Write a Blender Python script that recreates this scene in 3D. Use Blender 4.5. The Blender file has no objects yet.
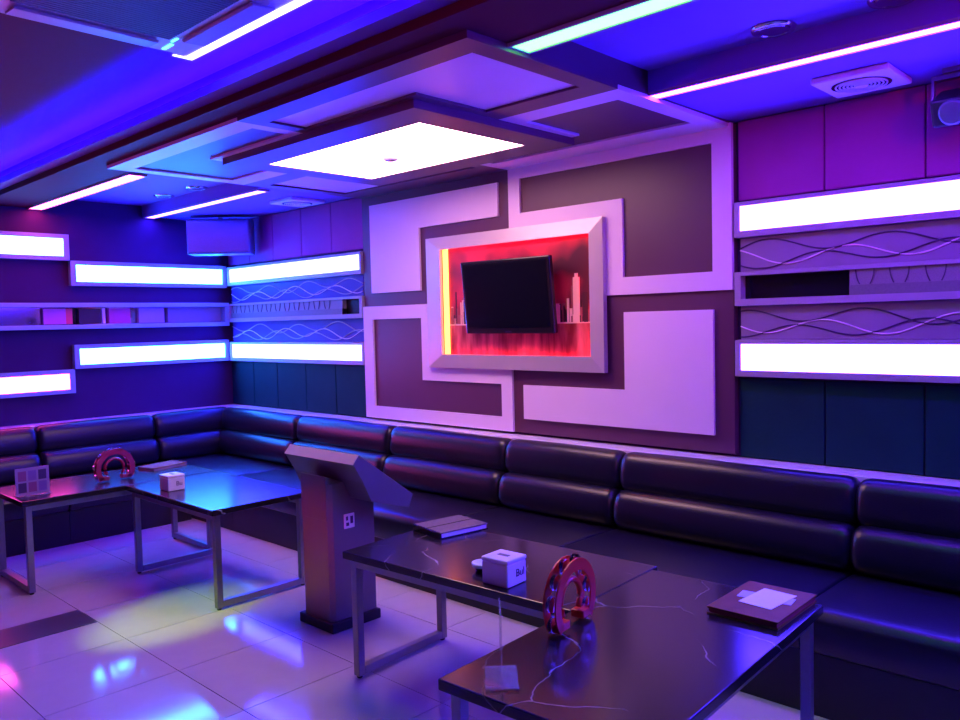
import bpy, bmesh, math, random
from mathutils import Matrix, Vector
random.seed(7)
scene = bpy.context.scene
COL = scene.collection
PI = math.pi

# ------------------------------------------------------------------ camera
F_PX, YAW, PITCH, ROLL, CAM_H = 805.36, math.radians(43.656), math.radians(2.752), math.radians(1.343), 1.65
cam_d = bpy.data.cameras.new('camera'); cam = bpy.data.objects.new('camera', cam_d); COL.objects.link(cam)
cam_d.sensor_width = 36.0; cam_d.lens = F_PX / 960 * 36.0; cam_d.clip_start = 0.02; cam_d.clip_end = 60
fw = Vector((-math.sin(YAW)*math.cos(PITCH), math.cos(YAW)*math.cos(PITCH), -math.sin(PITCH)))
rt = Vector((math.cos(YAW), math.sin(YAW), 0)); dn = fw.cross(rt)
r2 = rt*math.cos(ROLL) + dn*math.sin(ROLL); d2 = -rt*math.sin(ROLL) + dn*math.cos(ROLL)
M = Matrix(((r2.x, -d2.x, -fw.x, 0), (r2.y, -d2.y, -fw.y, 0), (r2.z, -d2.z, -fw.z, CAM_H), (0, 0, 0, 1)))
cam.matrix_world = M
scene.camera = cam

# ------------------------------------------------------------------ world, exposure
w = bpy.data.worlds.new('world'); scene.world = w; w.use_nodes = True
w.node_tree.nodes['Background'].inputs[0].default_value = (0.01, 0.008, 0.03, 1)
w.node_tree.nodes['Background'].inputs[1].default_value = 0.2
vs = scene.view_settings
vs.view_transform = 'Standard'; vs.look = 'None'; vs.gamma = 1.0; vs.use_curve_mapping = False
vs.exposure = 0.3

# light colours of the fixtures (radiance of the glowing faces)
GLOW_WALL = (1.1, 1.2, 60.0)
GLOW_WALL_L = (1.1, 9.0, 60.0)
GLOW_WALL_R = (3.0, 1.2, 60.0)
GLOW_PINK = (20.0, 1.2, 10.0)
GLOW_CYAN = (1.1, 3.2, 14.0)
GLOW_CENTRE = (10.5, 5.4, 6.4)
GLOW_STRIP_LN = (22.0, 1.4, 6.0)
GLOW_STRIP_LF = (3.0, 1.2, 60.0)
GLOW_STRIP_RN = (0.6, 6.0, 0.65)
GLOW_STRIP_RF = (14.0, 1.2, 70.0)
GLOW_COVE = (3.0, 1.5, 4000.0)

def added_spot(name, loc, target, color, power, size_deg, blend=0.6, radius=0.04):
    ld = bpy.data.lights.new(name, 'SPOT'); ld.color = color; ld.energy = power
    ld.spot_size = math.radians(size_deg); ld.spot_blend = blend; ld.shadow_soft_size = radius
    o = bpy.data.objects.new(name, ld); COL.objects.link(o); o.location = loc
    o.rotation_euler = (Vector(target) - Vector(loc)).to_track_quat('-Z', 'Y').to_euler()
    return o
# coloured spots added out of view for magenta, red and yellow-green light; no fixtures
added_spot('added_spot_lamp', (0.6, 0.2, 2.75), (-3.3, 4.15, 1.9), (1.0, 0.12, 0.70), 90, 55, 1.0, 0.15)
added_spot('added_spot_lamp', (1.2, 1.6, 2.6), (-1.2, 4.2, 2.5), (1.0, 0.02, 0.25), 70, 45, 1.0, 0.1)

added_spot('added_spot_lamp', (-2.6, -1.6, 2.5), (-3.66, 2.5, 0.45), (1.0, 0.03, 0.02), 450, 9, 1.0, 0.02)
added_spot('added_spot_lamp', (-3.6, -0.8, 2.8), (-4.45, 2.05, 0.0), (0.55, 0.9, 0.05), 700, 13, 0.9, 0.02)
added_spot('added_spot_lamp', (-6.2, -1.6, 1.3), (-4.6, 0.6, 2.88), (1.0, 0.04, 0.4), 70, 80, 1.0, 0.03)

# ------------------------------------------------------------------ materials
MATS = {}
def mat(name, col, rough=0.5, metal=0.0, emit=None, strength=1.0, var=0.0, scale=8.0, bump=0.0, bscale=60.0,
        trans=0.0, alpha=1.0, ior=1.5, spec=0.5, coat=0.0):
    if name in MATS: return MATS[name]
    m = bpy.data.materials.new(name); m.use_nodes = True; nt = m.node_tree; N = nt.nodes; L = nt.links
    b = N['Principled BSDF']
    b.inputs['Base Color'].default_value = (*col, 1); b.inputs['Roughness'].default_value = rough
    b.inputs['Metallic'].default_value = metal; b.inputs['IOR'].default_value = ior
    b.inputs['Specular IOR Level'].default_value = spec
    b.inputs['Coat Weight'].default_value = coat; b.inputs['Coat Roughness'].default_value = 0.08
    if trans: b.inputs['Transmission Weight'].default_value = trans
    if alpha < 1: b.inputs['Alpha'].default_value = alpha
    if emit:
        b.inputs['Emission Color'].default_value = (*emit, 1); b.inputs['Emission Strength'].default_value = strength
    if var or bump:
        tc = N.new('ShaderNodeTexCoord'); nz = N.new('ShaderNodeTexNoise'); nz.inputs['Scale'].default_value = scale
        nz.inputs['Detail'].default_value = 4; L.new(tc.outputs['Object'], nz.inputs['Vector'])
        if var:
            mx = N.new('ShaderNodeMix'); mx.data_type = 'RGBA'
            mx.inputs[6].default_value = (*[c*(1-var) for c in col], 1); mx.inputs[7].default_value = (*[min(1, c*(1+var)) for c in col], 1)
            L.new(nz.outputs['Fac'], mx.inputs[0]); L.new(mx.outputs[2], b.inputs['Base Color'])
        if bump:
            n2 = N.new('ShaderNodeTexNoise'); n2.inputs['Scale'].default_value = bscale; n2.inputs['Detail'].default_value = 3
            L.new(tc.outputs['Object'], n2.inputs['Vector'])
            bp = N.new('ShaderNodeBump'); bp.inputs['Strength'].default_value = bump; bp.inputs['Distance'].default_value = 0.01
            L.new(n2.outputs['Fac'], bp.inputs['Height']); L.new(bp.outputs['Normal'], b.inputs['Normal'])
    MATS[name] = m
    return m
def glow(name, col):
    if name in MATS: return MATS[name]
    m = bpy.data.materials.new(name); m.use_nodes = True; nt = m.node_tree; N = nt.nodes
    b = N['Principled BSDF']; b.inputs['Base Color'].default_value = (0.12, 0.12, 0.12, 1); b.inputs['Roughness'].default_value = 0.4
    b.inputs['Emission Color'].default_value = (*[c/max(col) for c in col], 1); b.inputs['Emission Strength'].default_value = max(col)
    MATS[name] = m
    return m

WALL_DARK = mat('wall_paint_slate', (0.05, 0.018, 0.085), 0.6, var=0.15, scale=3, bump=0.05, spec=0.12)
PANEL_UP = mat('padded_panel_mauve', (0.34, 0.05, 0.28), 0.6, var=0.12, scale=4, bump=0.1, spec=0.12)
PANEL_LOW = mat('padded_panel_shaded', (0.006, 0.04, 0.05), 0.6, var=0.2, scale=5, bump=0.1, spec=0.12)  # same padding as the upper panels, light boxes' shade put into its colour
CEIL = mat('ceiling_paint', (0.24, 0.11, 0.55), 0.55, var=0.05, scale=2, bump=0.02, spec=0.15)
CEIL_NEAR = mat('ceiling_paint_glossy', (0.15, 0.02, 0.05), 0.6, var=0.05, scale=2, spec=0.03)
LIGHT_PIECE = mat('panel_white_lacquer', (0.80, 0.62, 0.82), 0.35, var=0.04, scale=3, bump=0.03)
DARK_PIECE = mat('panel_plum_lacquer', (0.10, 0.03, 0.075), 0.4, var=0.12, scale=3, bump=0.03)
CASING = mat('light_box_casing', (0.36, 0.30, 0.42), 0.35, var=0.05)
CASING_CYAN_LIT = mat('light_box_casing_cyan_lit', (0.30, 0.58, 0.66), 0.35, var=0.05)  # casing and shelf boards on left wall, cyan light mixed into the colour
WHITE_TRIM = mat('white_trim_lacquer', (0.75, 0.70, 0.80), 0.3, var=0.05)
LEATHER = mat('black_leather', (0.008, 0.007, 0.020), 0.30, var=0.3, scale=3, bump=0.12, bscale=140, spec=0.5)
BLACK = mat('black_base_board', (0.012, 0.011, 0.016), 0.5, var=0.2)
STEEL = mat('brushed_steel', (0.28, 0.26, 0.28), 0.35, 0.85, var=0.1, scale=30)
GROUT = mat('tile_grout', (0.10, 0.09, 0.11), 0.8, var=0.1)
TILE = mat('polished_floor_tile', (0.50, 0.47, 0.52), 0.09, var=0.06, scale=5, spec=0.6)
SILVER = mat('frame_champagne', (0.55, 0.47, 0.50), 0.35, 0.25, var=0.06)
GREY = mat('kiosk_grey', (0.13, 0.125, 0.14), 0.35, 0.0, var=0.08)
GREY_PALE = mat('kiosk_pale_edge', (0.42, 0.38, 0.36), 0.4, var=0.08)
TVBLACK = mat('tv_black_plastic', (0.006, 0.006, 0.01), 0.25, spec=0.4)
PLASTIC_W = mat('white_plastic', (0.78, 0.76, 0.80), 0.4, var=0.03)
INK = mat('dark_ink', (0.05, 0.02, 0.09), 0.5, var=0.2)
CHROME = mat('chrome', (0.7, 0.7, 0.75), 0.12, 1.0, var=0.03)
RED_PL = mat('red_plastic', (0.75, 0.04, 0.015), 0.3, var=0.1, scale=20)
ACRYLIC = mat('clear_acrylic', (0.9, 0.9, 1.0), 0.03, trans=0.0, alpha=0.22, spec=0.8, var=0.02)
GREYPANEL = mat('niche_grey_fabric', (0.22, 0.20, 0.24), 0.6, var=0.3, scale=180)
WAVEPANEL = mat('wave_panel_blue_lit', (0.06, 0.035, 0.30), 0.5, var=0.12, scale=6, spec=0.2)  # grey wave board with the blue light put into its colour
PAPER = mat('white_paper', (0.80, 0.82, 0.90), 0.7, var=0.04, scale=40)
BROWN = mat('menu_brown_leather', (0.20, 0.085, 0.02), 0.6, var=0.35, scale=14, spec=0.2)
RED_EDGE = mat('menu_red_edge', (0.35, 0.03, 0.05), 0.5, var=0.15)
PADTOP = mat('songbook_grey_cover', (0.11, 0.095, 0.10), 0.55, var=0.6, scale=60)

def marble():
    m = bpy.data.materials.new('black_marble_veined'); m.use_nodes = True; nt = m.node_tree; N = nt.nodes; L = nt.links
    b = N['Principled BSDF']; b.inputs['Roughness'].default_value = 0.2; b.inputs['Specular IOR Level'].default_value = 0.5
    tc = N.new('ShaderNodeTexCoord')
    nz = N.new('ShaderNodeTexNoise'); nz.inputs['Scale'].default_value = 2.2; nz.inputs['Detail'].default_value = 5
    L.new(tc.outputs['Object'], nz.inputs['Vector'])
    add = N.new('ShaderNodeMixRGB'); add.blend_type = 'LINEAR_LIGHT'; add.inputs[0].default_value = 0.16
    L.new(tc.outputs['Object'], add.inputs[1]); L.new(nz.outputs['Color'], add.inputs[2])
    vo = N.new('ShaderNodeTexVoronoi'); vo.feature = 'DISTANCE_TO_EDGE'; vo.inputs['Scale'].default_value = 1.5
    L.new(add.outputs[0], vo.inputs['Vector'])
    rp = N.new('ShaderNodeValToRGB'); rp.color_ramp.elements[0].position = 0.0; rp.color_ramp.elements[0].color = (1, 1, 1, 1)
    rp.color_ramp.elements[1].position = 0.0045; rp.color_ramp.elements[1].color = (0, 0, 0, 1)
    L.new(vo.outputs['Distance'], rp.inputs[0])
    n2 = N.new('ShaderNodeTexNoise'); n2.inputs['Scale'].default_value = 3.0; L.new(tc.outputs['Object'], n2.inputs['Vector'])
    r2_ = N.new('ShaderNodeValToRGB'); r2_.color_ramp.elements[0].position = 0.44; r2_.color_ramp.elements[1].position = 0.60
    L.new(n2.outputs['Fac'], r2_.inputs[0])
    mu = N.new('ShaderNodeMath'); mu.operation = 'MULTIPLY'; L.new(rp.outputs[0], mu.inputs[0]); L.new(r2_.outputs[0], mu.inputs[1])
    mx = N.new('ShaderNodeMix'); mx.data_type = 'RGBA'
    mx.inputs[6].default_value = (0.014, 0.011, 0.016, 1); mx.inputs[7].default_value = (0.32, 0.29, 0.32, 1)
    L.new(mu.outputs[0], mx.inputs[0]); L.new(mx.outputs[2], b.inputs['Base Color'])
    return m
MARBLE = marble()

# ------------------------------------------------------------------ mesh helpers
class MB:
    def __init__(s): s.v = []; s.f = []
    def add(s, vs, fs):
        n = len(s.v); s.v += [tuple(v) for v in vs]; s.f += [tuple(i+n for i in f) for f in fs]; return s
    def box(s, x0, x1, y0, y1, z0, z1, T=None):
        vs = [Vector(p) for p in ((x0,y0,z0),(x1,y0,z0),(x1,y1,z0),(x0,y1,z0),(x0,y0,z1),(x1,y0,z1),(x1,y1,z1),(x0,y1,z1))]
        if T: vs = [T @ v for v in vs]
        return s.add(vs, [(0,3,2,1),(4,5,6,7),(0,1,5,4),(1,2,6,5),(2,3,7,6),(3,0,4,7)])
    def prism(s, pts, a0, a1, axis='x'):
        """pts polygon (2D) extruded along an axis"""
        n = len(pts)
        def mk(a, p): return (a, p[0], p[1]) if axis == 'x' else ((p[0], a, p[1]) if axis == 'y' else (p[0], p[1], a))
        vs = [mk(a0, p) for p in pts] + [mk(a1, p) for p in pts]
        fs = [tuple(range(n)), tuple(range(2*n-1, n-1, -1))] + [(i, i+n, (i+1) % n + n, (i+1) % n) for i in range(n)]
        return s.add(vs, fs)
    def tube(s, path, r, n=8, closed=False):
        P = [Vector(p) for p in path]; m = len(P); vs = []; fs = []
        for i, p in enumerate(P):
            t = (P[(i+1) % m] - P[i-1]) if closed else (P[min(i+1, m-1)] - P[max(i-1, 0)])
            t.normalize(); u = t.cross(Vector((0, 0, 1)))
            if u.length < 1e-3: u = t.cross(Vector((0, 1, 0)))
            u.normalize(); q = t.cross(u)
            for k in range(n):
                a = 2*PI*k/n; vs.append(p + (u*math.cos(a) + q*math.sin(a))*r)
        for i in range(m if closed else m-1):
            for k in range(n):
                j = (i+1) % m
                fs.append((i*n+k, i*n+(k+1) % n, j*n+(k+1) % n, j*n+k))
        if not closed: fs += [tuple(range(n-1, -1, -1)), tuple(range((m-1)*n, m*n))]
        return s.add(vs, fs)
    def lathe(s, prof, n=24, T=None):
        """prof [(r,z)] bottom to top, closed by caps where r>0"""
        vs = []; fs = []; m = len(prof)
        for r, z in prof:
            for k in range(n):
                a = 2*PI*k/n; vs.append(Vector((r*math.cos(a), r*math.sin(a), z)))
        for i in range(m-1):
            for k in range(n): fs.append((i*n+k, i*n+(k+1) % n, (i+1)*n+(k+1) % n, (i+1)*n+k))
        fs += [tuple(range(n-1, -1, -1)), tuple(range((m-1)*n, m*n))]
        if T: vs = [T @ v for v in vs]
        return s.add(vs, fs)
    def mesh(s, name, bevel=0.0, seg=2, smooth=False):
        me = bpy.data.meshes.new(name); me.from_pydata([tuple(v) for v in s.v], [], s.f); me.update()
        bm = bmesh.new(); bm.from_mesh(me)
        bmesh.ops.recalc_face_normals(bm, faces=bm.faces)
        if bevel:
            es = [e for e in bm.edges if len(e.link_faces) == 2 and e.calc_face_angle(0) > 0.5]
            bmesh.ops.bevel(bm, geom=es, offset=bevel, segments=seg, profile=0.5, affect='EDGES', clamp_overlap=True)
        bm.to_mesh(me); bm.free()
        if smooth:
            for p in me.polygons: p.use_smooth = True
        return me
    def build(s, name, material, parent=None, bevel=0.0, seg=2, smooth=False, loc=None):
        o = bpy.data.objects.new(name, s.mesh(name, bevel, seg, smooth)); COL.objects.link(o)
        o.data.materials.append(material)
        if parent: o.parent = parent
        if loc: o.location = loc
        return o
def B(*a, **k): return MB().box(*a, **k)
def thing(name, label, cat, loc=(0, 0, 0), rz=0, group=None):
    o = bpy.data.objects.new(name, None); COL.objects.link(o); o.location = loc; o.rotation_euler = (0, 0, rz)
    o.empty_display_size = 0.1
    o['label'] = label; o['category'] = cat
    if group: o['group'] = group
    return o
def tag(o, label, cat, group=None):
    o['label'] = label; o['category'] = cat
    if group: o['group'] = group
    return o
def struct(o, label=None):
    o['kind'] = 'structure'
    if label: o['label'] = label
    return o
def autosmooth(o, ang=40):
    me = o.data
    for p in me.polygons: p.use_smooth = True
    bm = bmesh.new(); bm.from_mesh(me); a = math.radians(ang)
    for e in bm.edges: e.smooth = not (len(e.link_faces) == 2 and e.calc_face_angle(0) > a)
    bm.to_mesh(me); bm.free()
    return o

# ------------------------------------------------------------------ room shell
XL, XR, YB, YF = -7.50, 1.90, 4.20, -2.20          # inside faces of the walls
Z_SOFF, Z_COF, Z_NEAR = 2.70, 2.80, 2.88
floor = struct(B(XL-.1, XR+.1, YF-.1, YB+.1, -0.10, -0.004).build('floor', GROUT), 'floor of large polished pale grey tiles')
TS = 0.605; jx0, jy0 = -3.71, 1.73
tile_mesh = B(-.5, .5, -.5, .5, -0.006, 0.0).mesh('tile'); tile_mesh.materials.append(TILE)
def spans(a, b, j0):
    k = math.floor((a - j0)/TS); r = []
    while j0 + k*TS < b:
        lo, hi = max(a, j0+k*TS), min(b, j0+(k+1)*TS)
        if hi - lo > 0.02: r.append((lo, hi))
        k += 1
    return r
for (xa, xb) in spans(XL, XR, jx0):
    for (ya, yb) in spans(YF, YB, jy0):
        t = bpy.data.objects.new('tile', tile_mesh); COL.objects.link(t); t.parent = floor
        t.location = ((xa+xb)/2, (ya+yb)/2, 0); t.scale = (xb-xa-0.004, yb-ya-0.004, 1)
struct(B(XL-.1, XL, YF-.1, YB+.1, 0, 3.0).build('wall_left', WALL_DARK), 'dark slate wall with light boxes and a mirrored shelf')
wall_b = struct(B(XL, XR, YB, YB+.1, 0, 3.0).build('wall_back', WALL_DARK), 'long wall behind the television panel')
struct(B(XR, XR+.1, YF-.1, YB+.1, 0, 3.0).build('wall_right', WALL_DARK))
struct(B(XL-.0, XR, YF-.1, YF, 0, 3.0).build('wall_front', WALL_DARK))
# padded panels of the long wall, above and below the light boxes
def panels(xs, z0, z1, m):
    for a, b in zip(xs[:-1], xs[1:]):
        B(a+.003, b-.003, YB-.022, YB, z0, z1).build('padded_panel', m, wall_b, bevel=0.006, seg=2)
xsL = [-7.48, -7.06, -6.64, -6.17, -5.72, -5.27]; xsR = [-2.02 + .4615*i for i in range(9)]; xsR[-1] = XR-.02
panels(xsL, 2.27, 2.695, PANEL_UP); panels(xsR, 2.27, 2.695, PANEL_UP)
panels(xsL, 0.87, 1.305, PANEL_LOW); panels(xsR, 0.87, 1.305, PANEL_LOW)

# ceiling: near part with the cassette, lip, two soffits and the coffers between them
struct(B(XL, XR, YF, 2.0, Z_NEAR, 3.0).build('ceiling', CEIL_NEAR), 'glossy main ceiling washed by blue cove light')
struct(B(XL, XR, 2.0, 2.47, Z_SOFF, 3.0).build('ceiling_beam', mat('beam_paint_plum', (.11, .014, .035), .6, var=.05, scale=2, spec=0.05)), 'dropped beam between main ceiling and coffers')
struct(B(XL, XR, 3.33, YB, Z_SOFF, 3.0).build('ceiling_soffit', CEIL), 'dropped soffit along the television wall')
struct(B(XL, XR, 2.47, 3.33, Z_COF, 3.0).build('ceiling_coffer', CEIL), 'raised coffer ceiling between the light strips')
struct(B(XL, XR, 1.915, 2.0, 2.745, 2.76).build('trim_1', CEIL), 'shallow ledge hiding the blue cove strip')
struct(B(XL, XR, 1.915, 1.925, 2.76, 2.787).build('trim_2', CEIL))
struct(B(XL, XR, 2.0-.012, 2.0, 2.70, 2.715).build('trim_3', MATS['beam_paint_plum']))
cove = tag(B(XL+.05, XR-.05, 1.950, 1.975, 2.761, 2.775).build('cove_strip_light', glow('cove_blue', GLOW_COVE)), 'blue cove light strip on the ceiling beam ledge', 'strip light')
# white ledge behind the sofa backs
struct(B(XL, XR, 4.02, YB, 0.835, 0.866).build('trim_4', WHITE_TRIM, bevel=.004), 'white ledge behind the sofa on the long wall')
struct(B(XL, -7.32, 0.2, 4.02, 0.835, 0.866).build('trim_5', WHITE_TRIM, bevel=.004), 'white ledge behind the sofa on the left wall')

# ------------------------------------------------------------------ light boxes
def light_box_y(x0, x1, z0, z1, glowmat, label, group, e=0.03, dx0=.03, dx1=.03, yf=4.13):
    """box on the long wall; glowing face towards -Y"""
    t = thing('wall_light_box', label, 'light box', ((x0+x1)/2, YB, z0), 0, group)
    cx = (x0+x1)/2; L = (x1-x0)/2; d = yf-YB; h = z1-z0
    fr = MB().box(-L, L, d, 0, h-e*.7, h).box(-L, L, d, 0, 0, e*1.1).box(-L, -L+dx0, d, 0, e*1.1, h-e*.7).box(L-dx1, L, d, 0, e*1.1, h-e*.7)
    fr.build('casing', CASING, t)
    B(-L+dx0, L-dx1, d+.012, -.01, e*1.1, h-e*.7).build('diffuser', glowmat, t)
    return t
def light_box_x(y0, y1, z0, z1, glowmat, label, group, e=0.036):
    """box on the left wall; glowing face towards +X"""
    t = thing('wall_light_box', label, 'light box', (XL, (y0+y1)/2, z0), 0, group)
    L = (y1-y0)/2; d = -7.437-XL; h = z1-z0
    MB().box(0, d, -L, L, h-e, h).box(0, d, -L, L, 0, e).box(0, d, -L, -L+.045, e, h-e).box(0, d, L-.045, L, e, h-e).build('casing', CASING_CYAN_LIT, t)
    B(.008, d-.012, -L+.045, L-.045, e, h-e).build('diffuser', glowmat, t)
    return t
G_W = glow('light_box_glow', GLOW_WALL); G_WL = glow('light_box_glow_left', GLOW_WALL_L); G_WR = glow('light_box_glow_violet', GLOW_WALL_R)
light_box_y(-2.02, XR-.05, 2.068, 2.256, G_WR, 'long white light box above the wave panel, right of television panel', 'wall light boxes')
light_box_y(-2.02, XR-.05, 1.318, 1.515, G_WR, 'long white light box below the wave panel, right of television panel', 'wall light boxes')
light_box_y(-7.42, -5.265, 2.062, 2.245, G_W, 'upper white light box between room corner and television panel', 'wall light boxes', dx1=.02)
light_box_y(-7.42, -5.265, 1.312, 1.50, G_W, 'lower white light box between room corner and television panel', 'wall light boxes', dx1=.02)
light_box_x(2.655, 4.135, 2.045, 2.262, G_WL, 'cyan-edged light box above the shelf, next to the room corner', 'wall light boxes')
light_box_x(2.655, 4.135, 1.315, 1.525, G_WL, 'blue-edged light box below the shelf, next to the room corner', 'wall light boxes')
light_box_x(0.9, 2.65, 2.262, 2.486, glow('light_box_glow_cyan', GLOW_CYAN), 'topmost cyan light box, stepping up from the corner boxes', 'wall light boxes')
light_box_x(0.9, 2.65, 1.105, 1.312, glow('light_box_glow_pink', GLOW_PINK), 'pink-tinted light box, lowest above the sofa', 'wall light boxes')

# ------------------------------------------------------------------ wave panels and niches on the long wall
def wave_panel(x0, x1, z0, z1, label, ph=0.0, pale=False):  # pale: board copy with blue light in its colour, fainter ribs
    t = thing('wave_panel', label, 'wall panel', (x0, YB, z0), 0, 'grey wave relief panels')
    B(0, x1-x0, -.036, -.0225, 0, z1-z0).build('board', WAVEPANEL if pale else mat('wave_panel_warm', (.26, .20, .30), .4, var=.2, scale=5, spec=.3), t)
    h = z1-z0; n = max(8, int((x1-x0)/.02))
    for (c, amp, wl, p, dark) in ((.66, .036, .62, 0.1, 1), (.40, .040, .62, 2.2, 0), (.30, .034, .62, 3.6, 1)):
        path = []
        for i in range(n+1):
            x = (x1-x0)*i/n; z = h*c + amp*math.sin(2*PI*x/wl + p + ph) + .012*math.sin(2*PI*x/1.3+p)
            path.append((x, -.038, min(max(z, .012), h-.012)))
        MB().tube(path, .0045 if dark else .004, 6).build('wave_rib', (CASING if pale else INK) if dark else LIGHT_PIECE, t, smooth=True)
wave_panel(-2.0, XR-.05, 1.885, 2.066, 'wave relief panel above the black niche, right of television panel')
wave_panel(-2.0, XR-.05, 1.517, 1.698, 'wave relief panel below the black niche, right of television panel', 1.2)
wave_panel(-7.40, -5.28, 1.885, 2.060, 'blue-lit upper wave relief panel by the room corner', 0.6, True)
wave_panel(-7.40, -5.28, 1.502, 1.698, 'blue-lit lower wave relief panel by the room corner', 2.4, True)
def niche(x0, x1, gap_left, label, gap=.56):
    t = thing('wall_niche', label, 'shelf', (x0, YB, 1.70), 0, 'long shallow wall niches')
    W = x1-x0
    B(0, W, -.07, 0, .162, .182).build('top_board', CASING, t)
    B(0, W, -.07, 0, 0, .036).build('bottom_board', CASING, t)
    B(0, .035, -.07, 0, .036, .162).build('end_board', CASING, t); B(W-.035, W, -.07, 0, .036, .162).build('end_board', CASING, t)
    B(.035, W-.035, -.012, 0, .036, .162).build('back_panel', TVBLACK, t)
    a, b = (.035+gap, W-.035) if gap_left else (.035, W-.035-gap)
    g = B(a, b, -.055, -.012, .036, .162).build('fringe_panel', GREYPANEL, t)
    B(a, b, -.058, -.012, .036, .085).build('fringe_band', mat('fringe_band_grey', (.16, .15, .18), .6, var=.2, scale=90), t)
    x = a + .03; mb = MB()
    while x < b-.12:
        for (s_, o_) in ((1, 0), (-1, .085)):
            mb.tube([(x+o_+s_*(.018*(1-(q/6))**2), -.058, .088+.072*q/6) for q in range(7)], .0028, 5)
        x += .155
    mb.build('fringe_cords', INK, t)['kind'] = 'stuff'
niche(-2.02, XR-.05, True, 'black recessed niche with grey fringe, right of television panel')
niche(-7.42, -5.265, False, 'shallow niche with grey fringe by the room corner', .25)

# shelf on the left wall
sh = thing('wall_shelf', 'long shelf with mirrored inserts between the light boxes on left wall', 'shelf', (XL, 2.5, 1.665))
B(0, .10, -1.6, 1.63, .19, .228).build('top_board', CASING_CYAN_LIT, sh, bevel=.004); B(0, .10, -1.6, 1.63, 0, .038).build('bottom_board', CASING_CYAN_LIT, sh, bevel=.004)
B(0, .10, 1.585, 1.63, .038, .19).build('end_board', CASING_CYAN_LIT, sh)
B(0, .008, -1.6, 1.585, .038, .19).build('mirror_back', mat('mirror_tint', (.5, .45, .6), .06, 1.0, var=.02), sh)
for (a, b, m_) in ((-.08, .10, mat('insert_pink', (.65, .15, .5), .4, var=.1)), (.10, .155, mat('insert_red', (.8, .06, .12), .4, var=.1)),
                   (.21, .40, mat('insert_black', (.03, .01, .02), .3, var=.1)), (.41, .435, LIGHT_PIECE), (.47, .66, mat('insert_magenta', (.55, .05, .25), .4, var=.1)),
                   (.74, .98, mat('insert_grey', (.35, .3, .38), .4, var=.1))):
    B(.008, .05, a, b, .045, .18).build('insert', m_, sh)
B(.008, .045, 1.02, 1.57, .045, .185).build('fringe_panel', GREYPANEL, sh)

# ------------------------------------------------------------------ television feature panel
def quad_boxes(T, U, V, u0, u1, u2, v0, v1, v2):
    """border of one quadrant and its L-shaped inset, T maps (u,v,depth)->world; returns box lists in u,v"""
    border = [(u2, U, 0, V), (0, u2, v2, V), (0, u0, 0, v2), (u0, u2, 0, v0), (u0, u1, v0, v1)]
    inset = [(u1, u2, v0, v2), (u0, u1, v1, v2)]
    return border, inset
fp = thing('television_wall_panel', 'large plum and white interlocking square wall panel around the television', 'wall panel', (-3.645, YB, .885))
cz = 1.79-.885; DB, DI = -.062, -.048      # border front, inset front (y, towards the room)
bk = B(-1.61, 1.61, -.04, 0, 0, 1.805).build('backing_board', DARK_PIECE, fp)
def quad(parent, sx, sy, cy, light_border, U, V, us, vsx, mk, nm=('border', 'inset')):
    u0, u1, u2 = us; v0, v1, v2 = vsx
    bd, ins = quad_boxes(None, U, V, u0, u1, u2, v0, v1, v2)
    for lst, isb in ((bd, True), (ins, False)):
        light = light_border if isb else not light_border
        mb = MB()
        for (a, b, c, d) in lst:
            a_, b_ = sorted((a*sx, b*sx)); c_, d_ = sorted((c*sy+cy, d*sy+cy))
            mk(mb, a_, b_, c_, d_, light)
        mb.build(('white_' if light else 'plum_')+(nm[0] if isb else nm[1]), LIGHT_PIECE if light else DARK_PIECE, parent)
def mk_wall(mb, a, b, c, d, light): mb.box(a, b, -.066 if light else -.048, -.04, c, d)
for sx, sz, lb in ((-1, 1, False), (1, 1, True), (-1, -1, True), (1, -1, False)):
    quad(fp, sx, sz, cz, lb, 1.61, .9 if sz > 0 else .905, (.10, .91, 1.495), (.105, .578, .808), mk_wall)

# mitred frame, picture niche
FY = 4.085
fr = thing('framed_skyline', 'champagne mitred frame around the red glowing skyline niche', 'picture', (-3.640, 4.134, 1.315))
o_ = (-.800, .785, 0, .955); i_ = (-.638, .692, .10, .862)
FD = -.052                                     # front of the frame
def mitre(p, name):
    (a, b, c, d) = p
    vs = [(q[0], y, q[1]) for q, y in ((a, FD+.014), (b, FD+.014), (c, FD), (d, FD))]
    vb = [(q[0], y, q[1]) for q, y in ((a, FD+.030), (b, FD+.030), (c, FD+.022), (d, FD+.022))]
    r = MB().add(vs+vb, [(0, 1, 2, 3), (4, 5, 6, 7), (0, 1, 5, 4), (1, 2, 6, 5), (2, 3, 7, 6), (3, 0, 4, 7)]).build(name, SILVER, fr)
    return r
mitre([(o_[0], o_[2]), (o_[1], o_[2]), (i_[1], i_[2]), (i_[0], i_[2])], 'frame_rail')
mitre([(o_[1], o_[2]), (o_[1], o_[3]), (i_[1], i_[3]), (i_[1], i_[2])], 'frame_rail')
mitre([(o_[1], o_[3]), (o_[0], o_[3]), (i_[0], i_[3]), (i_[1], i_[3])], 'frame_rail')
mitre([(o_[0], o_[3]), (o_[0], o_[2]), (i_[0], i_[2]), (i_[0], i_[3])], 'frame_rail')
wl_ = .016
MB().box(o_[0], o_[1], FD+.030, 0, 0, wl_).box(o_[0], o_[1], FD+.030, 0, o_[3]-wl_, o_[3]).box(o_[0], o_[0]+wl_, FD+.030, 0, wl_, o_[3]-wl_).box(o_[1]-wl_, o_[1], FD+.030, 0, wl_, o_[3]-wl_).build('frame_side', SILVER, fr)
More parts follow.
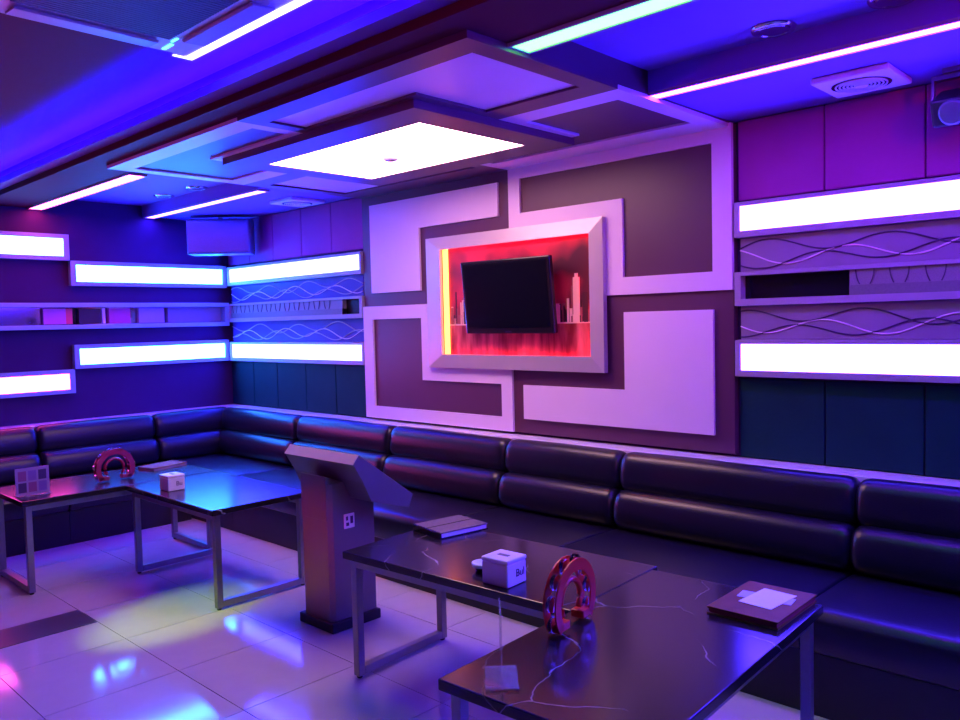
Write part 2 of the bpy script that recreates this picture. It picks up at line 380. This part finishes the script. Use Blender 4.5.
def picture():
    m = bpy.data.materials.new('skyline_print'); m.use_nodes = True; nt = m.node_tree; N = nt.nodes; L = nt.links
    b = N['Principled BSDF']; b.inputs['Roughness'].default_value = 0.3
    tc = N.new('ShaderNodeTexCoord'); sp = N.new('ShaderNodeSeparateXYZ'); L.new(tc.outputs['Object'], sp.inputs[0])
    mp = N.new('ShaderNodeMapping'); mp.inputs['Scale'].default_value = (9, 1, 1.6); L.new(tc.outputs['Object'], mp.inputs['Vector'])
    nz = N.new('ShaderNodeTexNoise'); nz.inputs['Scale'].default_value = 1.6; nz.inputs['Detail'].default_value = 3; L.new(mp.outputs[0], nz.inputs['Vector'])
    rp = N.new('ShaderNodeValToRGB'); e = rp.color_ramp.elements
    e[0].position = .35; e[0].color = (.20, .008, .02, 1); e[1].position = .68; e[1].color = (.72, .14, .17, 1)
    L.new(nz.outputs['Fac'], rp.inputs[0])
    n2 = N.new('ShaderNodeTexNoise'); n2.inputs['Scale'].default_value = 2.4; L.new(tc.outputs['Object'], n2.inputs['Vector'])
    r2 = N.new('ShaderNodeValToRGB'); e = r2.color_ramp.elements
    e[0].position = .38; e[0].color = (.07, .012, .03, 1); e[1].position = .56; e[1].color = (.60, .03, .07, 1)
    L.new(n2.outputs['Fac'], r2.inputs[0])
    st = N.new('ShaderNodeMath'); st.operation = 'GREATER_THAN'; st.inputs[1].default_value = .315; L.new(sp.outputs['Z'], st.inputs[0])
    mx = N.new('ShaderNodeMix'); mx.data_type = 'RGBA'; L.new(st.outputs[0], mx.inputs[0]); L.new(rp.outputs[0], mx.inputs[6]); L.new(r2.outputs[0], mx.inputs[7])
    L.new(mx.outputs[2], b.inputs['Base Color'])
    return m
pic = B(o_[0]+wl_, o_[1]-wl_, -.006, 0, wl_, o_[3]-wl_).build('skyline_picture', picture(), fr); pic['label'] = 'red-lit city skyline print'
rr = random.Random(3)
tones = [mat('print_tone_dark', (.05, .01, .02), .4), mat('print_tone_mid', (.35, .08, .10), .4), mat('print_tone_pale', (.85, .48, .42), .4)]
def bld(k, *a): B(*a).build('printed_building', tones[k], pic)
x = -.62
while x < .66:
    wd = rr.uniform(.012, .05); hgt = rr.uniform(.03, .13)
    if rr.random() < .22: hgt = rr.uniform(.14, .24)
    bld(rr.choice((0, 0, 1, 1, 2)), x, x+wd, -.0085, -.006, .315, .315+hgt); x += wd*rr.uniform(.7, 1.0)
for k_ in range(16):
    x = rr.uniform(.36, .65); wd = rr.uniform(.008, .03); bld(k_ % 3, x, x+wd, -.0085-.0001*k_, -.006, .315, .315+rr.uniform(.03, .17))
for k_ in range(7):
    x = rr.uniform(-.58, -.44); wd = rr.uniform(.008, .03); bld(k_ % 3, x, x+wd, -.0085-.0001*k_, -.006, .315, .315+rr.uniform(.04, .2))
bld(2, .535, .585, -.0108, -.006, .315, .60); bld(2, .548, .572, -.0108, -.006, .60, .625)
bld(2, -.64, .67, -.0092, -.006, .308, .317)
led = glow('niche_led', (30.0, 0.5, 1.6)); led_y = glow('niche_led_amber', (7.0, 1.3, 0.26))
B(-.642, -.594, -.018, -.008, .085, .88).build('led_strip', led_y, fr)
B(.712, .727, -.027, -.010, .06, .90).build('led_strip', led, fr)
B(-.62, .66, -.027, -.010, .888, .900).build('led_strip', led, fr)
B(-.62, .66, -.027, -.010, .060, .072).build('led_strip', led, fr)

# television
tv = thing('television', 'small flat black television, switched off, in the red niche', 'television', (-3.575, 4.022, 1.815))
tvr = tv; tv.rotation_euler = (math.radians(6), math.radians(0.3), 0)
B(-.393, .393, -.018, .020, -.252, .246).build('case', TVBLACK, tv, bevel=.008)
B(-.366, .366, -.020, -.016, -.213, .222).build('screen', mat('tv_screen', (.004, .004, .010), .12, spec=.35), tv)
B(-.03, .03, -.0205, -.017, -.243, -.235).build('badge', CHROME, tv)
B(.00, .30, -.052, -.006, .40, .56).build('television_mount', STEEL, fr)

# ------------------------------------------------------------------ decorated ceiling panel and centre light
cp = thing('ceiling_panel', 'plum and white interlocking square ceiling panel around the lit box', 'ceiling panel', (-3.65, 3.08, 2.67))
MB().box(-1.6, 1.6, -.96, 1.07, .02, .03).box(-1.6, 1.6, -.61, .25, .03, .13).build('backing_board', DARK_PIECE, cp)
def mk_ceil(zlow):
    def f(mb, a, b, c, d, light): mb.box(a, b, c, d, zlow if not isinstance(zlow, dict) else zlow[light], .02)
    return f
def ceil_quad(sx, sy, lb):
    bd, ins = quad_boxes(None, 1.6, .96 if sy < 0 else 1.07, .08, .935, 1.50, .15, .61, .83)
    for lst, isb in ((bd, True), (ins, False)):
        light = lb if isb else not lb
        mb = MB()
        for (a, b, c, d) in lst:
            a_, b_ = sorted((a*sx, b*sx)); c_, d_ = sorted((c*sy, d*sy))
            mb.box(a_, b_, c_, d_, 0 if isb else .012, .02)
        mb.build(('white_' if light else 'plum_')+('border' if isb else 'inset'), LIGHT_PIECE if light else DARK_PIECE, cp)
for sx, sy, lb in ((1, -1, False), (1, 1, True), (-1, -1, True), (-1, 1, False)): ceil_quad(sx, sy, lb)
lbx = thing('ceiling_light_box', 'large warm white rectangular light box in the ceiling panel', 'ceiling light', (-3.64, 3.105, 2.63))
MB().box(-.86, .87, -.60, -.395, 0, .04).box(-.86, .87, .405, .61, 0, .04).box(-.86, -.685, -.395, .405, 0, .04).box(.68, .87, -.395, .405, 0, .04).build('frame', DARK_PIECE, lbx)
B(-.685, .68, -.395, .405, .004, .03).build('diffuser', glow('centre_glow', GLOW_CENTRE), lbx)
sd = tag(MB().lathe([(.030, -.034), (.044, -.026), (.048, -.010), (.050, .004)], 24).build('smoke_detector', PLASTIC_W, smooth=True, loc=(-3.64, 3.10, 2.63)), 'small round smoke detector on the glowing ceiling light box', 'smoke detector')

# strip lights in the ceiling
def strip(x0, x1, y0, y1, g, label):
    t = thing('ceiling_strip_light', label, 'strip light', ((x0+x1)/2, (y0+y1)/2, Z_SOFF), 0, 'ceiling light strips')
    L = (x1-x0)/2; W = (y1-y0)/2
    MB().box(-L-.012, L+.012, -W-.012, -W, -.014, 0).box(-L-.012, L+.012, W, W+.012, -.014, 0).box(-L-.012, -L, -W, W, -.014, 0).box(L, L+.012, -W, W, -.014, 0).build('channel', CASING, t)
    B(-L, L, -W, W, -.010, -.001).build('diffuser', g, t)
strip(-2.04, XR-.1, 2.352, 2.455, glow('strip_green', GLOW_STRIP_RN), 'green-tinted ceiling light strip on the beam, right of ceiling panel')
strip(-2.06, XR-.1, 3.345, 3.415, glow('strip_violet', GLOW_STRIP_RF), 'white-violet ceiling light strip on the soffit beside round vent')
strip(XL+.03, -5.46, 2.352, 2.47-.015, glow('strip_rose', GLOW_STRIP_LN), 'rose-white ceiling light strip on the beam above the left wall')
strip(XL+.03, -5.50, 3.345, 3.43, glow('strip_blue', GLOW_STRIP_LF), 'blue-white ceiling light strip on the soffit near the corner loudspeaker')

# downlights
def downlight(x, y, label):
    t = thing('downlight', label, 'downlight', (x, y, Z_COF), 0, 'round recessed downlights')
    MB().lathe([(.062, -.004), (.066, -.012), (.082, -.012), (.088, -.002), (.088, 0)], 28).build('trim_ring', CHROME, t, smooth=True)
    MB().lathe([(.020, -.006), (.055, -.0135), (.061, -.0125), (.061, -.005)], 24).build('reflector', mat('downlight_reflector', (.55, .55, .65), .1, 1.0, var=.05), t, smooth=True)
downlight(-1.40, 3.22, 'chrome downlight on coffer near the square vent'); downlight(-.96, 3.24, 'chrome downlight on coffer past the square vent')
downlight(-6.80, 3.22, 'small downlight on coffer nearest the left wall'); downlight(-6.26, 3.24, 'small downlight on coffer next to the ceiling panel')

# ceiling vents
def vent(x, y, label):
    t = thing('ceiling_vent', label, 'vent', (x, y, Z_SOFF), 0, 'square ceiling vents')
    B(-.165, .165, -.165, .165, -.028, 0).build('plate', PLASTIC_W, t, bevel=.008)
    MB().lathe([(.002, -.029), (.125, -.029), (.125, -.024), (.002, -.024)], 32).build('opening', TVBLACK, t)
    for r in (.042, .058, .074, .090, .106):
        MB().tube([(r*math.cos(a), r*math.sin(a), -.031) for a in [2*PI*k/32 for k in range(32)]], .0038, 6, True).build('louver_ring', PLASTIC_W, t, smooth=True)
    MB().lathe([(.026, -.038), (.030, -.034), (.030, -.026)], 20).build('hub', PLASTIC_W, t)
vent(-1.275, 3.86, 'square vent with round louvers on soffit, right of television panel')
vent(-5.80, 3.90, 'square vent with round louvers on soffit by the corner loudspeaker')

# air conditioner cassette
ac = thing('air_conditioner', 'ceiling cassette air conditioner with dark grille and lit display', 'air conditioner', (-2.935, 1.285, Z_NEAR))
MB().prism([(-.475, -.475), (.475, -.475), (.475, .475), (-.475, .475)], -.035, 0, 'z').build('panel', mat('cassette_white', (.6, .55, .62), .4, var=.05), ac, bevel=.012)
MB().box(-.49, .49, .452, .492, -.040, -.030).box(-.49, -.475, .40, .452, -.040, -.034).build('bright_edge_trim', glow('cassette_edge_glow', (1.3, 1.25, 2.2)), ac)  # white edge bar; its brightness is put in as emission, not a known lamp
B(-.30, .30, -.30, .30, -.040, -.035).build('grille', mat('grille_dark', (.05, .04, .06), .6, var=.1), ac)
mb = MB()
for k in range(30): mb.box(-.295+k*.02, -.287+k*.02, -.295, .295, -.045, -.040)
mb.build('grille_bars', mat('grille_bar', (.14, .11, .17), .5, var=.1), ac)['kind'] = 'stuff'
for k in range(4):
    f = MB().prism([(.335, -.042), (.345, -.050), (.435, -.046), (.440, -.036)], -.27, .27, 'y').build('air_flap', mat('cassette_flap', (.35, .28, .36), .4, var=.05), ac); f.rotation_euler = (0, 0, k*PI/2)
B(-.44, -.36, .330, .345, -.0385, -.035).build('display_light', glow('ac_led', (.3, 2.5, 4)), ac); B(-.33, -.28, .318, .328, -.0385, -.035).build('display_light', glow('ac_led', (.3, 2.5, 4)), ac)

# corner loudspeaker and stage spot
sp = thing('loudspeaker', 'grey loudspeaker hung from the ceiling in the room corner', 'loudspeaker', (-6.96, 3.80, 2.335), math.radians(47))
B(-.29, .29, 0, .22, 0, .325).build('cabinet', mat('speaker_cabinet', (.10, .11, .2), .35, var=.1), sp, bevel=.01)
B(-.275, .275, -.008, 0, .015, .31).build('front_grille', mat('speaker_grille', (.14, .18, .28), .3, .5, var=.1, scale=80), sp, bevel=.003)
B(-.02, .02, .09, .13, .325, .355).build('hanging_bracket', STEEL, sp)
sl = thing('stage_light', 'small dark stage spotlight on the long wall above the light box', 'stage light', (-.93, 4.02, 2.66))
MB().box(-.05, .05, -.04, .04, .02, .04).box(-.10, .10, -.012, .012, 0, .02).box(-.10, -.088, -.012, .012, -.14, 0).box(.088, .10, -.012, .012, -.14, 0).build('yoke', STEEL, sl)
T = Matrix.Translation((0, 0, -.12)) @ Matrix.Rotation(math.radians(25), 4, 'X')
B(-.085, .085, -.09, .10, -.065, .055, T=T).build('housing', mat('spot_housing', (.04, .06, .07), .35, .3, var=.1), sl, bevel=.012)
MB().lathe([(.045, -.01), (.055, -.004), (.055, .008)], 20, T @ Matrix.Translation((0, -.093, -.005)) @ Matrix.Rotation(-PI/2, 4, 'X')).build('lens', mat('spot_lens', (.1, .2, .2), .05, spec=1), sl, smooth=True)

# ------------------------------------------------------------------ sofas
def roll(x0, x1, yc, zc, a, b, tilt=0, n=26, m=20, p=2.7, er=.06, cap0=True, cap1=True):
    mb = MB(); vs = []; fs = []; L = x1-x0; us = []
    for i in range(n+1):
        t = i/n; us.append(L*(.5-.5*math.cos(PI*t))*.6 + L*t*.4)
    for u in us:
        d = min(u if cap0 else 9, (L-u) if cap1 else 9)
        k = 1 if d >= er else .74 + .26*math.sqrt(max(0, 1-((er-d)/er)**2))
        k *= 1 + .02*math.sin(u*5.1+x0)
        for j in range(m):
            th = 2*PI*j/m; c, s = math.cos(th), math.sin(th)
            yy = a*k*math.copysign(abs(c)**(2/p), c); zz = b*k*math.copysign(abs(s)**(2/p), s)
            vs.append((x0+u, yc + yy*math.cos(tilt) - zz*math.sin(tilt), zc + yy*math.sin(tilt) + zz*math.cos(tilt)))
    for i in range(n):
        for j in range(m): fs.append((i*m+j, (i+1)*m+j, (i+1)*m+(j+1) % m, i*m+(j+1) % m))
    fs += [tuple(range(m)), tuple(range((n+1)*m-1, n*m-1, -1))]
    return mb.add(vs, fs)
def sofa_parts(t, x0, x1, seat_x0=None, seat_x1=None):
    sa = x0 if seat_x0 is None else seat_x0; sb = x1 if seat_x1 is None else seat_x1
    B(sa+.002, sb-.002, -.925, -.20, 0, .26).build('base', BLACK, t)
    B(x0+.002, x1-.002, -.18, -.002, .0, .80).build('back_shell', BLACK, t)
    s = MB().prism([(-.93, .26), (-.945, .33), (-.94, .40), (-.91, .437), (-.85, .445), (-.5, .442), (-.22, .435), (-.20, .26)], sa+.004, sb-.004, 'x').build('seat_cushion', LEATHER, t, bevel=.012, seg=3)
    autosmooth(s, 35)
    autosmooth(roll(x0+.003, x1-.003, -.285, .545, .105, .118, -.12).build('lower_back_cushion', LEATHER, t), 60)
    autosmooth(roll(x0+.003, x1-.003, -.228, .754, .086, .118, -.12).build('upper_back_cushion', LEATHER, t), 60)
bx = [-5.93, -4.69, -3.52, -2.63, -1.32, -0.03]
names = ['black leather sofa section on long wall adjoining the corner section', 'black leather sofa section on long wall behind the song kiosk',
         'narrow black leather sofa section under the television', 'wide black leather sofa section behind the veined marble table', 'black leather sofa section past the brown menu folder']
for k in range(5):
    a, b = bx[k], bx[k+1]; c = (a+b)/2
    t = thing('sofa_section', names[k], 'sofa', (c, 4.195, 0), 0, 'black leather booth sofa')
    sofa_parts(t, a-c, b-c)
cs = thing('sofa_corner_section', 'black leather corner sofa section where the two walls meet', 'sofa', (-5.93, 4.195, 0), 0, 'black leather booth sofa')
sofa_parts(cs, -1.30, 0, -1.56, 0)
# its short return along the left wall, back cushions in the same local frame
def return_part(mb, name, m, smooth=60):
    # run frame: x along world Y measured from 0 at y=4.195, back towards -X at x=-7.495
    mb.v = [(-1.565 - vy, vx, vz) for (vx, vy, vz) in mb.v]
    o = mb.build(name, m, cs)
    if smooth: autosmooth(o, smooth)
return_part(roll(-.955, -.20, -.285, .545, .105, .118, -.12), 'lower_back_cushion', LEATHER)
return_part(roll(-.955, -.20, -.228, .754, .086, .118, -.12), 'upper_back_cushion', LEATHER)
for k, (a, b, lab) in enumerate(((2.25, 3.238, 'black leather sofa section on left wall beside the corner section'), (1.2, 2.25, 'black leather sofa section on left wall under the pink-tinted light box'))):
    c = (a+b)/2
    t = thing('sofa_section', lab, 'sofa', (-7.495, c, 0), PI/2, 'black leather booth sofa')
    sofa_parts(t, a-c, b-c)

# ------------------------------------------------------------------ tables
TZ = .60
def table(x0, x1, y0, y1, frames, label, rz=0, ins=.045):
    cx, cy = (x0+x1)/2, (y0+y1)/2; L, W = (x1-x0)/2, (y1-y0)/2
    t = thing('marble_table', label, 'table', (cx, cy, 0), rz, 'black marble tables')
    B(-L, L, -W, W, TZ-.035, TZ).build('table_top', MARBLE, t, bevel=.004)
    s = .038; zt = TZ-.035
    leg = lambda px, py: B(px-s/2, px+s/2, py-s/2, py+s/2, .012, zt).build('leg', STEEL, t, bevel=.003)
    for px in (-L+ins, L-ins):
        for py in (-W+ins, W-ins):
            leg(px, py); MB().lathe([(.012, 0), (.014, .004), (.010, .013)], 10).build('levelling_foot', BLACK, t, loc=(px, py, 0))
    if frames == 'x':      # closed frames at the two x ends
        for px in (-L+ins, L-ins):
            B(px-s/2, px+s/2, -W+ins+s/2, W-ins-s/2, .014, .014+s).build('floor_rail', STEEL, t, bevel=.003)
        for py in (-W+ins, W-ins): B(-L+ins+s/2, L-ins-s/2, py-s/2, py+s/2, zt-s, zt).build('apron_rail', STEEL, t, bevel=.003)
    else:
        for py in (-W+ins, W-ins):
            B(-L+ins+s/2, L-ins-s/2, py-s/2, py+s/2, .014, .014+s).build('floor_rail', STEEL, t, bevel=.003)
        for px in (-L+ins, L-ins): B(px-s/2, px+s/2, -W+ins+s/2, W-ins-s/2, zt-s, zt).build('apron_rail', STEEL, t, bevel=.003)
    return t
table(-3.042, -1.770, 2.246, 2.898, 'x', 'black marble table holding a songbook and white tissue box beside kiosk', math.radians(3))
tb = table(-1.748, -1.058, 1.60, 2.895, 'y', 'black marble table holding the red tambourine and brown menu folder', math.radians(3))
table(-5.455, -4.285, 2.235, 2.90, 'x', 'black marble table holding only a pale tissue cube near the corner')
table(-6.13, -5.47, 1.60, 2.90, 'y', 'black marble table holding the picture card and crescent tambourine by left wall')

# ------------------------------------------------------------------ song kiosk
ks = thing('song_kiosk', 'grey karaoke song kiosk on a square column with tilted head', 'kiosk', (-3.655, 2.65, 0))
B(-.155, .155, -.165, .165, 0, .055).build('plinth', BLACK, ks, bevel=.006)
MB().prism([(-.115, -.15), (.115, -.15), (.135, -.125), (.135, .15), (-.135, .15), (-.135, -.125)], .055, .80, 'z').build('column', GREY, ks)
HP = [(-.08, .968), (.285, .703), (.255, .632), (.08, .684), (-.01, .712), (-.06, .822), (-.12, .922)]
MB().prism(HP, -.318, .318, 'x').build('head', GREY, ks, bevel=.004)
MB().prism([(-.155, .60), (-.155, .842), (-.05, .80), (.10, .68), (.10, .60)], -.117, .117, 'x').build('neck', GREY, ks, bevel=.004)
MB().prism([(-.076, .970), (.280, .7115), (.2805, .7125), (-.0755, .971)], -.29, .29, 'x').build('touch_screen', mat('kiosk_screen', (.01, .01, .02), .1), ks)
MB().prism([(-.0815, .9695), (-.122, .922), (-.1235, .923), (-.083, .9705)], -.318, .318, 'x').build('edge_strip', GREY_PALE, ks)
skt = B(.135, .142, -.058, .012, .545, .625).build('wall_socket', PLASTIC_W, ks, bevel=.004)
MB().box(.142, .1435, -.046, -.028, .56, .578).box(.142, .1435, -.046, -.034, .59, .612).box(.142, .1435, -.018, .0, .57, .61).build('socket_print', INK, skt)

# ------------------------------------------------------------------ things on the tables
def tissue(x, y, rz, s, label, txt):
    t = thing('tissue_box', label, 'tissue box', (x, y, TZ), rz, 'tissue boxes')
    w, d, h = .075*s, .07*s, .125*s
    B(-w, w, -d, d, 0, h-.018).build('body', PLASTIC_W, t, bevel=.008*s, seg=3)
    B(-w-.002, w+.002, -d-.002, d+.002, h-.018, h).build('lid', PLASTIC_W, t, bevel=.007*s, seg=3)
    B(-.03*s, .03*s, -.011*s, .011*s, h, h+.0015).build('slot', GREY, t)
    if txt:
        c = bpy.data.curves.new('print', 'FONT'); c.body = txt; c.size = .05*s; c.extrude = .0006; c.align_x = 'CENTER'
        tmp = bpy.data.objects.new('lettering', c); COL.objects.link(tmp); bpy.context.view_layer.update()
        me = bpy.data.meshes.new_from_object(tmp.evaluated_get(bpy.context.evaluated_depsgraph_get())); bpy.data.objects.remove(tmp)
        o = bpy.data.objects.new('lettering', me); COL.objects.link(o); o.parent = t; me.materials.clear(); me.materials.append(INK)
        o.rotation_euler = (PI/2, 0, PI/2); o.location = (w+.001, .022*s, h*.32)
    return t
tissue(-2.15, 2.365, math.radians(3), 0.88, 'white tissue box with dark lettering on the table beside the kiosk', 'Bul')
tissue(-5.07, 2.375, 0, 0.82, 'pale pinkish tissue cube on the empty corner table', 'Bu')
at = thing('ashtray', 'small round pale ashtray tucked beside the white tissue box', 'ashtray', (-2.315, 2.42, TZ))
MB().lathe([(.030, 0), (.036, .004), (.038, .018)], 20).build('foot', TVBLACK, at, smooth=True)
MB().lathe([(.038, .018), (.050, .022), (.052, .036), (.044, .037), (.036, .028), (.004, .026)], 24).build('dish', mat('ashtray_pale', (.6, .8, .85), .3, var=.05), at, smooth=True)

def tambourine(x, y, rz, label, scale=1.0, PL=None):
    PL = PL or RED_PL
    t = thing('tambourine', label, 'tambourine', (x, y, TZ), rz, 'crescent tambourines')
    RO, RI, n = .138*scale, .104*scale, 26; zc = .092*scale; hw = .025*scale
    a0, a1 = math.radians(-38), math.radians(218)
    for s in (-1, 1):
        mb = MB(); vs = []; fs = []
        for i in range(n+1):
            a = a0 + (a1-a0)*i/n
            wob = .006*scale*math.sin(math.pi*i/n)
            for (r, yy) in ((RO+wob, s*hw), (RO+wob, s*(hw-.006)), (RI, s*(hw-.006)), (RI, s*hw)):
                vs.append((r*math.cos(a), yy, zc + r*math.sin(a)))
        for i in range(n):
            for k in range(4): fs.append((i*4+k, (i+1)*4+k, (i+1)*4+(k+1) % 4, i*4+(k+1) % 4))
        fs += [(0, 1, 2, 3), (n*4+3, n*4+2, n*4+1, n*4)]
        mb.add(vs, fs); mb.build('frame_plate', PL, t)
    # inner grip bar and end blocks
    MB().tube([(RI*.66*math.cos(a0+(a1-a0)*i/20), 0, zc+RI*.66*math.sin(a0+(a1-a0)*i/20)) for i in range(21)], .011*scale, 8).build('grip', PL, t, smooth=True)
    for a in (a0, a1):
        rm = (RO+RI*.66)/2; B(rm*math.cos(a)-.036*scale, rm*math.cos(a)+.036*scale, -hw, hw, zc+rm*math.sin(a)-.016*scale, zc+rm*math.sin(a)+.012*scale).build('end_block', PL, t, bevel=.004)
    for i in range(8):
        a = a0+.25 + (a1-a0-.5)*i/7; rm = RO*.93
        for off in (-.006, .006):
            Tm = Matrix.Translation((rm*math.cos(a), off*scale, zc+rm*math.sin(a))) @ Matrix.Rotation(PI/2, 4, 'X')
            MB().lathe([(.008*scale, -.0025), (.027*scale, -.001), (.027*scale, .001), (.008*scale, .0025)], 14, Tm).build('jingle', CHROME, t, smooth=False)
    return t
tambourine(-1.665, 2.165, math.radians(98), 'red crescent tambourine standing on the marble table edge')
tambourine(-5.71, 2.265, math.radians(90), 'dark wine-red crescent tambourine on the table with the picture card', 0.95, mat('wine_plastic', (.32, .02, .06), .25, var=.2, scale=20))

# acrylic holders
ah = thing('acrylic_stand', 'clear acrylic card stand seen edge-on at the marble table corner', 'card stand', (-1.565, 1.70, TZ), math.radians(44))
B(-.048, .048, -.07, .09, 0, .004).build('foot_plate', ACRYLIC, ah)
B(-.0025, .0025, -.065, .085, .004, .215).build('upright_plate', ACRYLIC, ah)
B(-.048, -.006, -.068, -.066, .004, .012).build('lip', ACRYLIC, ah); B(.006, .048, -.068, -.066, .004, .012).build('lip', ACRYLIC, ah)
ac2 = thing('picture_card_stand', 'upright acrylic card stand printed with small pictures on left-wall table', 'card stand', (-5.66, 1.725, TZ))
B(-.05, .05, -.10, .10, 0, .004).build('foot_plate', ACRYLIC, ac2)
bc = B(-.002, .002, -.10, .10, .004, .178).build('card', mat('card_lilac', (.42, .30, .50), .3, var=.1, alpha=.75), ac2)
for i in range(3):
    for j in range(2):
        B(.002, .003, -.085+i*.06, -.037+i*.06, .02+j*.075, .083+j*.075).build('printed_picture', (INK, mat('print_plum', (.25, .06, .18), .4), mat('print_violet', (.2, .1, .35), .4))[(i+j) % 3], bc)

# songbook, folders, menu
sb = thing('songbook', 'grey speckled songbook with pale page edges on the table by kiosk', 'book', (-2.905, 2.80, TZ), math.radians(-9))
B(-.115, .115, -.14, .14, .006, .026).build('pages', PAPER, sb); B(-.120, .121, -.145, .145, .026, .032).build('cover', PADTOP, sb, bevel=.002); B(-.120, .121, -.145, .145, 0, .006).build('cover', TVBLACK, sb)
B(-.120, .121, -.149, -.136, .0, .032).build('spine', TVBLACK, sb, bevel=.003); B(-.005, .0, -.143, .143, .032, .0335).build('crease', TVBLACK, sb)
mn = thing('menu_folder', 'brown leather menu folder with red edges and white paper on top', 'menu', (-1.245, 2.745, TZ), math.radians(1))
B(-.122, .122, -.17, .17, .005, .021).build('pages', RED_EDGE, mn); B(-.128, .128, -.176, .176, .021, .027).build('cover', BROWN, mn, bevel=.002); B(-.128, .128, -.176, .176, 0, .005).build('cover', BROWN, mn)
def sheet(x, y, w, h, rz, z, name, m, label, cat='paper'):
    o = B(-w/2, w/2, -h/2, h/2, 0, .0012).build(name, m, None, loc=(x, y, z)); o.rotation_euler = (0, 0, rz); tag(o, label, cat); return o
sheet(-1.235, 2.765, .125, .19, math.radians(-4), TZ+.0285, 'paper_sheet', PAPER, 'large white paper sheet on the brown menu folder')
sheet(-1.245, 2.775, .19, .07, math.radians(8), TZ+.0272, 'paper_slip', mat('slip_blue', (.45, .5, .8), .6, var=.1), 'narrow blue slip under the white sheet on menu folder')
f2 = thing('folder', 'dark folder lying flat behind the crescent tambourine', 'folder', (-5.95, 2.72, TZ), math.radians(14))
B(-.09, .09, -.15, .15, 0, .018).build('pages', mat('folder_pages', (.3, .22, .3), .5, var=.1), f2); B(-.093, .093, -.153, .153, .018, .022).build('cover', BROWN, f2)

# dark inlay strip on the floor
fs_ = tag(B(-.145, .145, -.30, .30, 0, .003).build('floor_mat', mat('dark_floor_strip', (.06, .055, .065), .35, var=.15), None, loc=(-4.835, 1.425, 0)), 'dark narrow mat strip lying on the pale floor tiles', 'mat')
